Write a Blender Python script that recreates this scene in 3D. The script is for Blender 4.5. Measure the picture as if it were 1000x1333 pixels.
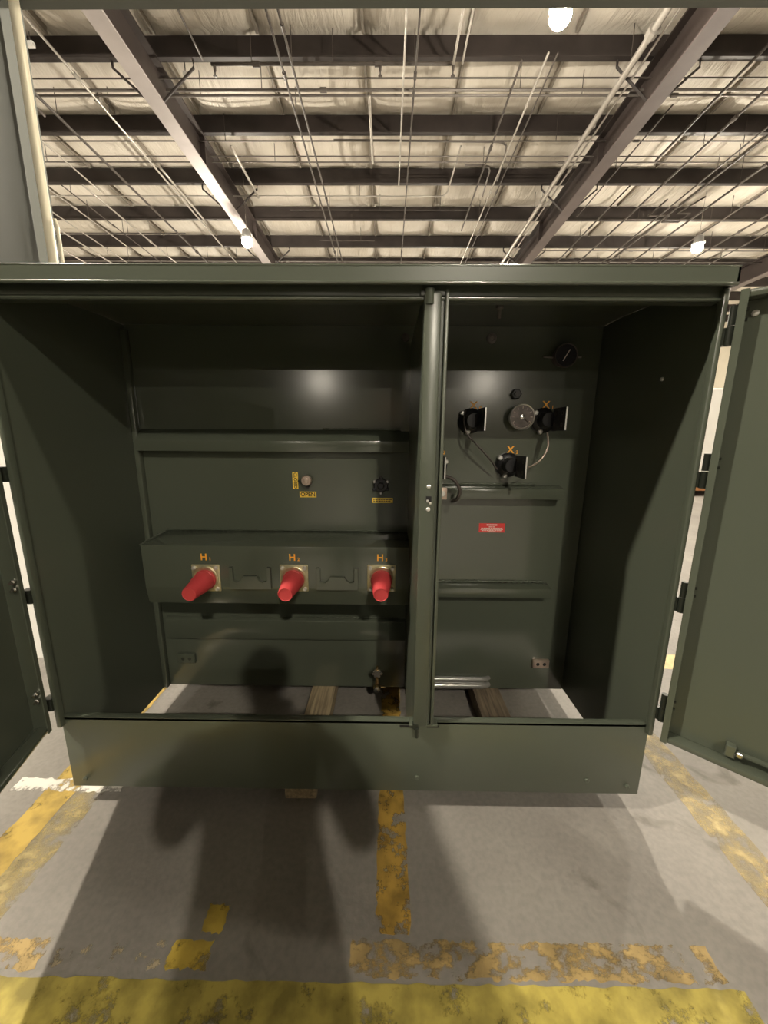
import bpy, bmesh, math, random
from mathutils import Vector, Matrix
for o in list(bpy.data.objects): bpy.data.objects.remove(o)
sc = bpy.context.scene
COL = sc.collection
R = math.radians
random.seed(7)

# ------------------------------------------------------------------ camera, world, exposure
EYE = 1.39                                    # phone held at chest height
cam_d = bpy.data.cameras.new('camera'); cam = bpy.data.objects.new('camera', cam_d); COL.objects.link(cam)
cam_d.sensor_fit = 'HORIZONTAL'; cam_d.sensor_width = 36.0
cam_d.lens = 36.0 * 476.8 / 1000.0            # ultra-wide phone lens
cam_d.clip_start = 0.02; cam_d.clip_end = 200
yaw, pitch, roll = R(-0.477), R(-11.376), R(0.382)
fwd = Vector((math.sin(yaw)*math.cos(pitch), math.cos(yaw)*math.cos(pitch), math.sin(pitch)))
r0 = Vector((math.cos(yaw), -math.sin(yaw), 0)); u0 = r0.cross(fwd)
right = math.cos(roll)*r0 + math.sin(roll)*u0; up = -math.sin(roll)*r0 + math.cos(roll)*u0
m = Matrix((right, up, -fwd)).transposed().to_4x4(); m.translation = (0, 0, EYE)
cam.matrix_world = m
sc.camera = cam
w = bpy.data.worlds.new('hall_air'); sc.world = w; w.use_nodes = True
w.node_tree.nodes['Background'].inputs[0].default_value = (0.9, 0.85, 0.75, 1)
w.node_tree.nodes['Background'].inputs[1].default_value = 0.005
sc.view_settings.view_transform = 'Standard'
try: sc.view_settings.look = 'None'
except Exception: pass
sc.view_settings.gamma = 1.0
sc.view_settings.use_curve_mapping = False
sc.view_settings.exposure = 0.0
LAMP_POWER = 3300.0      # radiance of the high-bay lens, downwards
LAMP_UP = 190.0          # radiance of the upper collar added to brighten the ceiling

# ------------------------------------------------------------------ materials
def new_mat(name):
    mt = bpy.data.materials.new(name); mt.use_nodes = True
    nt = mt.node_tree; return mt, nt, nt.nodes['Principled BSDF']
def N(nt, t, **kw):
    n = nt.nodes.new(t)
    for k, v in kw.items():
        if k in ('loc',): continue
        if hasattr(n, k): setattr(n, k, v)
    return n
def mat(name, col, rough=0.5, metal=0.0, spec=0.5, coat=0.0, coat_rough=0.1, bump=0.0, bscale=200.0, var=0.0, vscale=6.0, stretch=(1,1,1), bdist=0.002):
    mt, nt, p = new_mat(name)
    p.inputs['Base Color'].default_value = (*col, 1); p.inputs['Roughness'].default_value = rough
    p.inputs['Metallic'].default_value = metal; p.inputs['Specular IOR Level'].default_value = spec
    p.inputs['Coat Weight'].default_value = coat; p.inputs['Coat Roughness'].default_value = coat_rough
    if bump or var:
        tc = N(nt, 'ShaderNodeTexCoord'); mp = N(nt, 'ShaderNodeMapping'); mp.inputs['Scale'].default_value = stretch
        nt.links.new(tc.outputs['Object'], mp.inputs['Vector'])
    if bump:
        no = N(nt, 'ShaderNodeTexNoise'); no.inputs['Scale'].default_value = bscale; no.inputs['Detail'].default_value = 3
        b = N(nt, 'ShaderNodeBump'); b.inputs['Strength'].default_value = bump; b.inputs['Distance'].default_value = bdist
        nt.links.new(mp.outputs[0], no.inputs['Vector']); nt.links.new(no.outputs['Fac'], b.inputs['Height'])
        nt.links.new(b.outputs[0], p.inputs['Normal'])
        if coat: nt.links.new(b.outputs[0], p.inputs['Coat Normal'])
    if var:
        n2 = N(nt, 'ShaderNodeTexNoise'); n2.inputs['Scale'].default_value = vscale; n2.inputs['Detail'].default_value = 6
        rp = N(nt, 'ShaderNodeValToRGB')
        rp.color_ramp.elements[0].position = 0.3; rp.color_ramp.elements[1].position = 0.7
        rp.color_ramp.elements[0].color = (*[c*(1-var) for c in col], 1); rp.color_ramp.elements[1].color = (*[min(1, c*(1+var)) for c in col], 1)
        nt.links.new(mp.outputs[0], n2.inputs['Vector']); nt.links.new(n2.outputs['Fac'], rp.inputs[0]); nt.links.new(rp.outputs[0], p.inputs['Base Color'])
    return mt
def emit(name, col, s):
    mt = bpy.data.materials.new(name); mt.use_nodes = True; nt = mt.node_tree
    nt.nodes.remove(nt.nodes['Principled BSDF']); e = nt.nodes.new('ShaderNodeEmission')
    e.inputs[0].default_value = (*col, 1); e.inputs[1].default_value = s
    nt.links.new(e.outputs[0], nt.nodes['Material Output'].inputs[0]); return mt

GREEN = (0.079, 0.091, 0.068)
M = {}
M['paint'] = mat('green_enamel', GREEN, rough=0.3, spec=0.5, bump=0.10, bscale=160, bdist=0.001)
M['paint_in'] = mat('green_enamel_gloss', GREEN, rough=0.17, spec=0.9, bump=0.05, bscale=90, bdist=0.001)
M['paint_dark'] = mat('green_enamel_hinge', (0.02, 0.024, 0.018), rough=0.35)
M['weld'] = mat('painted_weld', GREEN, rough=0.14, bump=0.6, bscale=120, bdist=0.004)
M['red'] = mat('red_plastic', (0.55, 0.055, 0.06), rough=0.5, bump=0.06, bscale=60)
M['cadmium'] = mat('yellow_zinc_plate', (0.62, 0.56, 0.36), rough=0.33, metal=0.75, var=0.2, vscale=40)
M['steel'] = mat('bright_steel', (0.62, 0.6, 0.57), rough=0.25, metal=1.0)
M['bolt'] = mat('pale_bolt_zinc', (0.75, 0.74, 0.7), rough=0.3, metal=0.6)
M['brass'] = mat('brass', (0.55, 0.40, 0.2), rough=0.25, metal=1.0)
M['copper'] = mat('tinned_copper', (0.62, 0.5, 0.42), rough=0.35, metal=0.8)
M['black'] = mat('black_epoxy', (0.012, 0.012, 0.013), rough=0.35)
M['darkgrey'] = mat('dark_dial', (0.03, 0.03, 0.035), rough=0.25)
M['dial'] = mat('dial_face', (0.20, 0.17, 0.16), rough=0.35, var=0.45, vscale=30)
M['yellow_label'] = mat('yellow_label', (0.95, 0.66, 0.09), rough=0.45)
M['orange_ink'] = mat('orange_letters', (0.95, 0.45, 0.04), rough=0.5)
M['black_ink'] = mat('black_letters', (0.02, 0.015, 0.01), rough=0.5)
M['red_label'] = mat('red_label', (0.72, 0.05, 0.045), rough=0.45)
M['white_ink'] = mat('white_letters', (0.85, 0.75, 0.7), rough=0.5)
M['wood'] = mat('pale_timber', (0.30, 0.235, 0.145), rough=0.75, bump=0.5, bscale=14, var=0.45, vscale=9, stretch=(9, 0.6, 9))
M['wood_dark'] = mat('weathered_timber', (0.16, 0.125, 0.085), rough=0.8, bump=0.5, bscale=14, var=0.5, vscale=9, stretch=(9, 0.6, 9))
M['beam'] = mat('dark_primer_steel', (0.035, 0.027, 0.025), rough=0.55, var=0.3, vscale=3)
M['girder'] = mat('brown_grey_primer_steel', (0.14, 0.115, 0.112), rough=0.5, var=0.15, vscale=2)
M['girder_pale'] = mat('pale_girder_steel', (0.5, 0.46, 0.46), rough=0.4, var=0.12, vscale=2)  # paler tone for the lower flange of one girder
M['web'] = mat('shaded_girder_web', (0.05, 0.038, 0.035), rough=0.5, var=0.2, vscale=2)  # shade painted into the steel of webs, top flanges and stiffeners
M['conduit'] = mat('galvanised_conduit', (0.50, 0.47, 0.43), rough=0.38, metal=0.5)
M['pipe_dark'] = mat('dark_iron_pipe', (0.07, 0.058, 0.05), rough=0.5)
M['pipe_mid'] = mat('grey_iron_pipe', (0.2, 0.18, 0.165), rough=0.45, metal=0.3)
M['greywall'] = mat('grey_green_paint', (0.034, 0.037, 0.031), rough=0.5, bump=0.05, bscale=60)
M['beam_paint'] = mat('grey_green_beam_paint', (0.11, 0.12, 0.105), rough=0.5)
M['cream'] = mat('cream_paint', (0.62, 0.58, 0.45), rough=0.4)
M['white'] = mat('white_sheet', (0.80, 0.79, 0.76), rough=0.55, var=0.04, vscale=3)
M['wall'] = mat('cream_wall_sheet', (0.66, 0.61, 0.5), rough=0.7, var=0.08, vscale=1.5)
M['wall_low'] = mat('grey_wall_dado', (0.22, 0.22, 0.21), rough=0.7, var=0.1, vscale=1.5)
M['seam'] = mat('greyed_seam_tape', (0.30, 0.27, 0.23), rough=0.7)
M['alu'] = mat('cast_aluminium', (0.45, 0.45, 0.45), rough=0.4, metal=0.9)
M['lamp'] = emit('lamp_lens', (1.0, 0.90, 0.74), LAMP_POWER)
M['lamp_up'] = emit('ceiling_fill_glow', (1.0, 0.90, 0.74), LAMP_UP)
M['skin'] = mat('skin', (0.42, 0.25, 0.17), rough=0.5)
M['shirt'] = mat('charcoal_jacket', (0.03, 0.03, 0.035), rough=0.85)
M['jeans'] = mat('dark_jeans', (0.03, 0.04, 0.06), rough=0.9)
M['hair'] = mat('dark_hair', (0.015, 0.011, 0.009), rough=0.7, bump=0.5, bscale=80)
M['shoe'] = mat('brown_boot', (0.07, 0.04, 0.025), rough=0.6)

def concrete():
    mt, nt, p = new_mat('worn_concrete')
    tc = N(nt, 'ShaderNodeTexCoord')
    n1 = N(nt, 'ShaderNodeTexNoise'); n1.inputs['Scale'].default_value = 1.3; n1.inputs['Detail'].default_value = 9; n1.inputs['Roughness'].default_value = 0.62
    n2 = N(nt, 'ShaderNodeTexNoise'); n2.inputs['Scale'].default_value = 55; n2.inputs['Detail'].default_value = 6
    for n in (n1, n2): nt.links.new(tc.outputs['Object'], n.inputs['Vector'])
    r1 = N(nt, 'ShaderNodeValToRGB'); e = r1.color_ramp.elements
    e[0].position = 0.32; e[0].color = (0.175, 0.163, 0.150, 1); e[1].position = 0.68; e[1].color = (0.27, 0.255, 0.232, 1)
    nt.links.new(n1.outputs['Fac'], r1.inputs[0])
    r2 = N(nt, 'ShaderNodeValToRGB'); e = r2.color_ramp.elements
    e[0].position = 0.3; e[0].color = (0.89, 0.89, 0.89, 1); e[1].position = 0.62; e[1].color = (1.06, 1.05, 1.04, 1)
    nt.links.new(n2.outputs['Fac'], r2.inputs[0])
    mx = N(nt, 'ShaderNodeMixRGB'); mx.blend_type = 'MULTIPLY'; mx.inputs[0].default_value = 1
    nt.links.new(r1.outputs[0], mx.inputs[1]); nt.links.new(r2.outputs[0], mx.inputs[2])
    # oily stains with a shape of their own
    n3 = N(nt, 'ShaderNodeTexNoise'); n3.inputs['Scale'].default_value = 5.0; n3.inputs['Detail'].default_value = 8; n3.inputs['Distortion'].default_value = 0.8
    nt.links.new(tc.outputs['Object'], n3.inputs['Vector'])
    r3 = N(nt, 'ShaderNodeValToRGB'); e = r3.color_ramp.elements
    e[0].position = 0.62; e[0].color = (1, 1, 1, 1); e[1].position = 0.72; e[1].color = (0.6, 0.58, 0.55, 1)
    nt.links.new(n3.outputs['Fac'], r3.inputs[0])
    m2 = N(nt, 'ShaderNodeMixRGB'); m2.blend_type = 'MULTIPLY'; m2.inputs[0].default_value = 1
    nt.links.new(mx.outputs[0], m2.inputs[1]); nt.links.new(r3.outputs[0], m2.inputs[2])
    nt.links.new(m2.outputs[0], p.inputs['Base Color'])
    p.inputs['Roughness'].default_value = 0.5
    b = N(nt, 'ShaderNodeBump'); b.inputs['Strength'].default_value = 0.25; b.inputs['Distance'].default_value = 0.003
    nt.links.new(n2.outputs['Fac'], b.inputs['Height']); nt.links.new(b.outputs[0], p.inputs['Normal'])
    return mt
M['concrete'] = concrete()

def floor_paint(name, col, wear, scale=9.0, dirt=0.5, soft=0.06, stretch=(1, 1, 1)):
    """chipped paint: noise decides where the paint is gone and the concrete below shows"""
    mt, nt, p = new_mat(name)
    tc = N(nt, 'ShaderNodeTexCoord'); mp = N(nt, 'ShaderNodeMapping'); mp.inputs['Scale'].default_value = stretch
    nt.links.new(tc.outputs['Object'], mp.inputs['Vector'])
    n1 = N(nt, 'ShaderNodeTexNoise'); n1.inputs['Scale'].default_value = scale; n1.inputs['Detail'].default_value = 10; n1.inputs['Roughness'].default_value = 0.7
    n2 = N(nt, 'ShaderNodeTexNoise'); n2.inputs['Scale'].default_value = 14; n2.inputs['Detail'].default_value = 7
    nt.links.new(mp.outputs[0], n1.inputs['Vector']); nt.links.new(tc.outputs['Object'], n2.inputs['Vector'])
    rp = N(nt, 'ShaderNodeValToRGB'); e = rp.color_ramp.elements
    e[0].position = wear - soft; e[0].color = (0, 0, 0, 1); e[1].position = wear + soft; e[1].color = (1, 1, 1, 1)
    nt.links.new(n1.outputs['Fac'], rp.inputs[0])
    rc = N(nt, 'ShaderNodeValToRGB'); e = rc.color_ramp.elements
    e[0].position = 0.35; e[0].color = (*[c*(1-dirt) for c in col], 1); e[1].position = 0.6; e[1].color = (*col, 1)
    nt.links.new(n2.outputs['Fac'], rc.inputs[0]); nt.links.new(rc.outputs[0], p.inputs['Base Color'])
    p.inputs['Roughness'].default_value = 0.45
    tr = N(nt, 'ShaderNodeBsdfTransparent'); mx = N(nt, 'ShaderNodeMixShader')
    nt.links.new(rp.outputs[0], mx.inputs[0]); nt.links.new(tr.outputs[0], mx.inputs[1]); nt.links.new(p.outputs[0], mx.inputs[2])
    nt.links.new(mx.outputs[0], nt.nodes['Material Output'].inputs[0])
    return mt

def insulation():
    mt, nt, p = new_mat('white_faced_insulation')
    tc = N(nt, 'ShaderNodeTexCoord'); mp = N(nt, 'ShaderNodeMapping'); mp.inputs['Scale'].default_value = (5.0, 0.9, 1)
    nt.links.new(tc.outputs['Object'], mp.inputs['Vector'])
    n1 = N(nt, 'ShaderNodeTexNoise'); n1.inputs['Scale'].default_value = 1.6; n1.inputs['Detail'].default_value = 7; n1.inputs['Distortion'].default_value = 1.2
    nt.links.new(mp.outputs[0], n1.inputs['Vector'])
    b = N(nt, 'ShaderNodeBump'); b.inputs['Strength'].default_value = 0.55; b.inputs['Distance'].default_value = 0.06
    nt.links.new(n1.outputs['Fac'], b.inputs['Height']); nt.links.new(b.outputs[0], p.inputs['Normal'])
    n2 = N(nt, 'ShaderNodeTexNoise'); n2.inputs['Scale'].default_value = 0.9; n2.inputs['Detail'].default_value = 4
    nt.links.new(tc.outputs['Object'], n2.inputs['Vector'])
    rp = N(nt, 'ShaderNodeValToRGB'); e = rp.color_ramp.elements
    e[0].position = 0.35; e[0].color = (0.66, 0.61, 0.53, 1); e[1].position = 0.65; e[1].color = (0.80, 0.75, 0.67, 1)
    nt.links.new(n2.outputs['Fac'], rp.inputs[0]); nt.links.new(rp.outputs[0], p.inputs['Base Color'])
    p.inputs['Roughness'].default_value = 0.6
    return mt
M['insul'] = insulation()

# ------------------------------------------------------------------ mesh helpers
def add_box(bm, x0, x1, y0, y1, z0, z1, bev=0.0, seg=2, mtx=None):
    t = bmesh.new(); bmesh.ops.create_cube(t, size=1)
    for v in t.verts:
        v.co = Vector((x0+(v.co.x+.5)*(x1-x0), y0+(v.co.y+.5)*(y1-y0), z0+(v.co.z+.5)*(z1-z0)))
    if bev: bmesh.ops.bevel(t, geom=list(t.edges), offset=bev, segments=seg, profile=0.5, affect='EDGES')
    merge(bm, t, mtx)
def merge(bm, t, mtx=None):
    if mtx is not None: bmesh.ops.transform(t, matrix=mtx, verts=t.verts)
    me = bpy.data.meshes.new('tmp'); t.to_mesh(me); t.free(); bm.from_mesh(me); bpy.data.meshes.remove(me)
def add_cyl(bm, p0, p1, r0, r1=None, seg=16, caps=True):
    p0, p1 = Vector(p0), Vector(p1); r1 = r0 if r1 is None else r1
    t = bmesh.new(); L = (p1-p0).length
    bmesh.ops.create_cone(t, cap_ends=caps, segments=seg, radius1=r0, radius2=r1, depth=L)
    q = Vector((0, 0, 1)).rotation_difference((p1-p0).normalized())
    merge(bm, t, Matrix.Translation((p0+p1)/2) @ q.to_matrix().to_4x4())
def add_lathe(bm, origin, axis, prof, seg=24):
    """prof: (distance along axis, radius)"""
    origin = Vector(origin); q = Vector((0, 0, 1)).rotation_difference(Vector(axis).normalized()).to_matrix().to_4x4()
    t = bmesh.new(); rings = []
    for d, r in prof:
        if r <= 1e-6: rings.append([t.verts.new((0, 0, d))])
        else: rings.append([t.verts.new((r*math.cos(2*math.pi*i/seg), r*math.sin(2*math.pi*i/seg), d)) for i in range(seg)])
    for a, b in zip(rings, rings[1:]):
        for i in range(seg):
            j = (i+1) % seg
            if len(a) == 1 and len(b) > 1: t.faces.new((a[0], b[i], b[j]))
            elif len(b) == 1 and len(a) > 1: t.faces.new((a[i], a[j], b[0]))
            elif len(a) > 1: t.faces.new((a[i], a[j], b[j], b[i]))
    bmesh.ops.recalc_face_normals(t, faces=t.faces)
    merge(bm, t, Matrix.Translation(origin) @ q)
def add_tube(bm, pts, r, seg=8, jitter=0.0):
    pts = [Vector(p) for p in pts]; t = bmesh.new(); rings = []
    for i, p in enumerate(pts):
        d = (pts[min(i+1, len(pts)-1)] - pts[max(i-1, 0)]).normalized()
        a = d.cross(Vector((0, 0, 1)));
        if a.length < 1e-3: a = d.cross(Vector((1, 0, 0)))
        a.normalize(); b = d.cross(a).normalized(); rr = r*(1+random.uniform(-jitter, jitter))
        rings.append([t.verts.new(p + rr*(math.cos(2*math.pi*k/seg)*a + math.sin(2*math.pi*k/seg)*b)) for k in range(seg)])
    for A, B in zip(rings, rings[1:]):
        for k in range(seg): t.faces.new((A[k], A[(k+1) % seg], B[(k+1) % seg], B[k]))
    t.faces.new(rings[0][::-1]); t.faces.new(rings[-1])
    bmesh.ops.recalc_face_normals(t, faces=t.faces)
    merge(bm, t)
def add_prism(bm, poly, axis, a0, a1, bev=0.0):
    """poly: 2-D outline; axis 'x' -> (y,z), 'y' -> (x,z), 'z' -> (x,y)"""
    t = bmesh.new()
    def P(q, a): return {'x': (a, q[0], q[1]), 'y': (q[0], a, q[1]), 'z': (q[0], q[1], a)}[axis]
    A = [t.verts.new(P(q, a0)) for q in poly]; B = [t.verts.new(P(q, a1)) for q in poly]
    t.faces.new(A); t.faces.new(B[::-1])
    n = len(poly)
    for i in range(n): t.faces.new((A[i], B[i], B[(i+1) % n], A[(i+1) % n]))
    bmesh.ops.recalc_face_normals(t, faces=t.faces)
    if bev: bmesh.ops.bevel(t, geom=list(t.edges), offset=bev, segments=2, profile=0.5, affect='EDGES')
    merge(bm, t)
def wm(o):
    mtx = o.matrix_parent_inverse @ o.matrix_basis
    return wm(o.parent) @ mtx if o.parent else o.matrix_basis.copy()
def obj(name, bm, material, parent=None, smooth=False, local=False):
    me = bpy.data.meshes.new(name); bm.to_mesh(me); bm.free()
    if material is not None: me.materials.append(material)
    if smooth:
        for p in me.polygons: p.use_smooth = True
    o = bpy.data.objects.new(name, me); COL.objects.link(o)
    if parent:
        o.parent = parent
        if not local: o.matrix_parent_inverse = wm(parent).inverted()
    return o
def smooth_by_angle(o, deg=40):
    me = o.data
    for p in me.polygons: p.use_smooth = True
    b = bmesh.new(); b.from_mesh(me)
    for e in b.edges:
        if len(e.link_faces) == 2: e.smooth = e.calc_face_angle(0) < R(deg)
    b.to_mesh(me); b.free(); return o
def box_obj(name, dims, material, parent=None, bev=0.0, local=False):
    bm = bmesh.new(); add_box(bm, *dims, bev=bev); o = obj(name, bm, material, parent, local=local)
    return smooth_by_angle(o) if bev else o
def tag(o, label, cat=None, group=None):
    o['label'] = label
    if cat: o['category'] = cat
    if group: o['group'] = group
    return o
def empty(name, loc, label, cat, group=None, rz=0):
    o = bpy.data.objects.new(name, None); COL.objects.link(o); o.location = loc; o.rotation_euler = (0, 0, rz); o.empty_display_size = 0.1
    return tag(o, label, cat, group)
def struct(o): o['kind'] = 'structure'; return o
def text_obj(name, body, size, loc, material, parent, rot=(R(90), 0, 0), local=False, thick=0.0006):
    cu = bpy.data.curves.new('txt', 'FONT'); cu.body = body; cu.size = size; cu.align_x = 'CENTER'; cu.align_y = 'CENTER'; cu.extrude = thick; cu.offset = size*0.02
    t = bpy.data.objects.new('txt', cu); COL.objects.link(t)
    dg = bpy.context.evaluated_depsgraph_get(); me = bpy.data.meshes.new_from_object(t.evaluated_get(dg))
    bpy.data.objects.remove(t); me.materials.clear(); me.materials.append(material)
    from mathutils import Euler
    me.transform(Matrix.Translation(loc) @ Euler(rot).to_matrix().to_4x4())
    o = bpy.data.objects.new(name, me); COL.objects.link(o)
    if parent:
        o.parent = parent
        if not local: o.matrix_parent_inverse = wm(parent).inverted()
    return o

# ------------------------------------------------------------------ the hall
HX0, HX1, HY0, HY1 = -16.0, 16.0, -42.0, 24.0
ZC = 7.12
struct(box_obj('floor', (HX0, HX1, HY0, HY1, -0.2, 0.0), M['concrete']))
struct(box_obj('wall_far', (HX0, HX1, HY1, HY1+.2, 0, ZC+.3), M['wall']))
wb = struct(box_obj('wall_behind', (HX0, HX1, HY0-.2, HY0, 0, ZC+.3), M['wall']))
d = box_obj('dado', (HX0, HX1, HY0, HY0+.04, 0, 2.6), M['wall_low'], wb)
struct(box_obj('wall_left', (HX0-.2, HX0, HY0, HY1, 0, ZC+.3), M['wall']))
struct(box_obj('wall_right', (HX1, HX1+.2, HY0, HY1, 0, ZC+.3), M['wall']))
ceil = struct(box_obj('ceiling', (HX0, HX1, HY0, HY1, ZC+.16, ZC+.3), M['wall']))
P0, PS = 6.56, 1.337                                   # first purlin in view, purlin spacing
purlins = [P0 + PS*k for k in range(-40, 14) if HY0 < P0+PS*k < HY1]
# insulation blanket: one strip for each roll, pillowed between the purlins, pinched at the seams
SW, S0 = 1.52, -0.40
k0 = int((HX0-S0)//SW)+1
seams = [S0+SW*k for k in range(k0, k0+21) if S0+SW*k < HX1]
edges_x = [HX0]+seams+[HX1]
edges_y = [HY0]+purlins+[HY1]
for xa, xb in zip(edges_x, edges_x[1:]):
    bm = bmesh.new(); nu, nv = 8, 6
    cols = []
    ys = []
    for ya, yb_ in zip(edges_y, edges_y[1:]):
        for j in range(nv): ys.append((ya, yb_, j/nv))
    ys.append((edges_y[-2], edges_y[-1], 1.0))
    for i in range(nu+1):
        u = i/nu; row = []
        for ya, yb_, v in ys:
            b = (1-abs(2*u-1)**8)*(1-abs(2*v-1)**3)
            row.append(bm.verts.new((xa+(xb-xa)*u, ya+(yb_-ya)*v, ZC + 0.03 - 0.16*b + 0.008*math.sin(9*u+3*ya))))
        cols.append(row)
    for a, b in zip(cols, cols[1:]):
        for j in range(len(ys)-1): bm.faces.new((a[j], a[j+1], b[j+1], b[j]))
    bmesh.ops.recalc_face_normals(bm, faces=bm.faces)
    obj('insulation_strip', bm, M['insul'], ceil, smooth=True)
for x in seams:                                         # folded tabs where two rolls meet
    bm = bmesh.new()
    for ya, yb_ in zip(edges_y, edges_y[1:]):
        if yb_ > 3: add_box(bm, x-.018, x+.018, ya+.08, yb_-.08, ZC-.06, ZC+.03)
    obj('seam_tab', bm, M['seam'], ceil)['kind'] = 'stuff'
for y in purlins:                                       # Z-purlins
    bm = bmesh.new(); t = .008
    z0, z1 = 6.8, ZC-.005
    add_prism(bm, [(y-.07, z0), (y+t, z0), (y+t, z1-t), (y+.075, z1-t), (y+.075, z1), (y, z1), (y, z0+t), (y-.06, z0+t), (y-.06, z0+.02), (y-.07, z0+.02)], 'x', HX0, HX1)
    obj('purlin', bm, M['beam'], ceil)
GIRD = [-10.9, -3.5, 3.9, 11.3]
for x in GIRD:
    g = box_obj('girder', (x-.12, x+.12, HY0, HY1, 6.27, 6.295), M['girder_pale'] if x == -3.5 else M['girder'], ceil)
    box_obj('girder_web', (x-.008, x+.008, HY0, HY1, 6.295, 6.775), M['web'], g)
    box_obj('girder_top_flange', (x-.11, x+.11, HY0, HY1, 6.775, 6.8), M['web'], g)
    for k, y in enumerate(purlins):
        if not (5 < y < 16): continue
        if k % 2 == 0:
            bm = bmesh.new(); s = -1 if x < 0 else 1
            add_tube(bm, [(x+s*.6, y-.01, 6.8), (x+s*.6, y-.01, 6.72), (x+s*.10, y-.01, 6.30)], .018, 6)
            obj('flange_brace', bm, M['beam'], g)
            if abs(x) < 5:
                bm = bmesh.new(); add_tube(bm, [(x-s*.6, y-.01, 6.8), (x-s*.6, y-.01, 6.72), (x-s*.10, y-.01, 6.30)], .018, 6)
                obj('flange_brace', bm, M['beam'], g)
        else:
            box_obj('stiffener_plate', (x-.1, x+.1, y-.006, y+.006, 6.295, 6.775), M['web'], g)

# ------------------------------------------------------------------ high-bay lamps
# x, y, z, share of full output downwards, share upwards set to brighten the ceiling, label
LAMPS = [(1.73, 4.68, 5.6, 1.0, 0.6, 'high-bay lamp hanging above the roof of the green transformer'),
         (-3.16, 9.13, 5.6, 1.0, 2.2, 'glowing high-bay lamp beside the pale edge of the long girder'),
         (6.94, 9.32, 5.6, 1.0, 2.2, 'glowing high-bay lamp hanging among the crowded dark conduits'),
         (-4.35, -0.3, 6.4, 2.05, 0.3, 'high-bay lamp above the aisle beside the open wide door'),
         (8.3, -0.3, 6.4, 0.9, 0.4, 'high-bay lamp above the aisle beyond the narrow open door'),
         (1.85, -6.0, 6.4, 1.5, 0.3, 'high-bay lamp above the floor behind the photographer'),
         (-10.0, 8.5, 4.9, 1.0, 5.0, 'unseen high-bay lamp added low near the left hall wall'), (13.0, 8.5, 4.9, 1.0, 5.0, 'unseen high-bay lamp added low near the right hall wall'),  # added lamps out of view, hung low to light the ceiling
         (2.0, 16.0, 4.6, 1.0, 6.0, 'unseen high-bay lamp hung low as ceiling fill deep in the hall'),
         (-7.0, 16.0, 4.6, 1.0, 6.0, 'unseen high-bay lamp hung low as ceiling fill deep in the left of the hall'), (11.0, 16.0, 4.6, 1.0, 6.0, 'unseen high-bay lamp hung low as ceiling fill deep in the right of the hall'),  # hidden row, lowered to spread even light over the ceiling
         (2.4, -15.0, 6.2, 1.0, 2.0, 'high-bay lamp in the middle of the hall well behind the photographer'),
         (-6.0, -31.0, 6.4, 1.0, 5.0, 'high-bay lamp far behind the photographer on the partition side'), (8.6, -31.0, 6.4, 1.0, 5.0, 'high-bay lamp far behind the photographer on the trailer side')]
lamp_meshes = {}
def build_lamp(i, x, y, z, share, upshare, label):
    root = empty('high_bay_lamp', (x, y, z), label, 'lamp', 'high-bay lamps under the roof')
    def part(nm, bm, mt):
        o = obj(nm, bm, mt, root, smooth=False, local=True); smooth_by_angle(o); return o.data
    if not lamp_meshes:
        bm = bmesh.new(); add_lathe(bm, (0, 0, 0), (0, 0, 1), [(.09, 0), (.09, .085), (.10, .12), (.13, .13), (.14, .10), (.26, .085), (.29, .05), (.29, 0)]); lamp_meshes['housing'] = (part('housing', bm, M['alu']), M['alu'])
        bm = bmesh.new(); add_lathe(bm, (0, 0, 0), (0, 0, 1), [(-.06, 0), (-.055, .04), (-.035, .075), (0, .1), (.02, .105)]); lamp_meshes['lens'] = (part('lens', bm, M['lamp']), M['lamp'])
        bm = bmesh.new(); add_lathe(bm, (0, 0, 0), (0, 0, 1), [(.02, .105), (.05, .10), (.088, .085)]); lamp_meshes['glowing_ceiling_fill'] = (part('glowing_ceiling_fill', bm, M['lamp_up']), M['lamp_up'])  # glowing ring added to each lamp to brighten the ceiling
    else:
        for nm, (me, mt) in lamp_meshes.items():
            o = bpy.data.objects.new(nm, me); COL.objects.link(o); o.parent = root
    for o in root.children:
        if o.name.startswith('lens'): o.data = o.data.copy(); o.data.materials[0] = emit('lamp_lens', (1.0, 0.90, 0.74), LAMP_POWER*share)
        if o.name.startswith('glowing'): o.data = o.data.copy(); o.data.materials[0] = emit('ceiling_fill_glow', (1.0, 0.90, 0.74), LAMP_UP*upshare)
    bm = bmesh.new(); add_tube(bm, [(0, 0, .28), (0, 0, .36)], .008); add_tube(bm, [(0, 0, .35), (0, 0, ZC-.03-z)], .004); obj('hanger', bm, M['steel'], root, local=True)
for i, L in enumerate(LAMPS): build_lamp(i, *L)

# ------------------------------------------------------------------ partition at the left, portal beam, white trailer beyond
pw = empty('building_column', (-2.35, 2.27, 0), 'boxed grey-green building column with white sheets around its foot', 'column')
box_obj('column_casing', (-2.60, -2.1, 2.10, 2.44, 0, 7.0), M['greywall'], pw, bev=.008)
box_obj('white_lower_sheet', (-2.60, -2.1, 2.094, 2.10, 0.0, 1.395), M['white'], pw)
box_obj('white_upper_sheet', (-2.60, -2.1, 2.095, 2.10, 1.40, 1.95), M['white'], pw)
bm = bmesh.new(); add_tube(bm, [(-2.045, 2.47, 0), (-2.045, 2.47, 3.88)], .024, 14)
tag(obj('standpipe', bm, M['cream'], None, smooth=True), 'cream vertical pipe running up the end of the grey partition', 'pipe')
bm = bmesh.new(); add_tube(bm, [(-2.045, 2.47, 2.3), (-2.045, 2.47, 2.33)], .03, 14)
obj('pipe_coupling', bm, M['cream'], bpy.data.objects['standpipe'], smooth=True)
bm = bmesh.new(); add_tube(bm, [(-1.99, 2.47, 0), (-1.99, 2.47, 2.62), (-2.0, 2.47, 2.66)], .010, 10)
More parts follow.
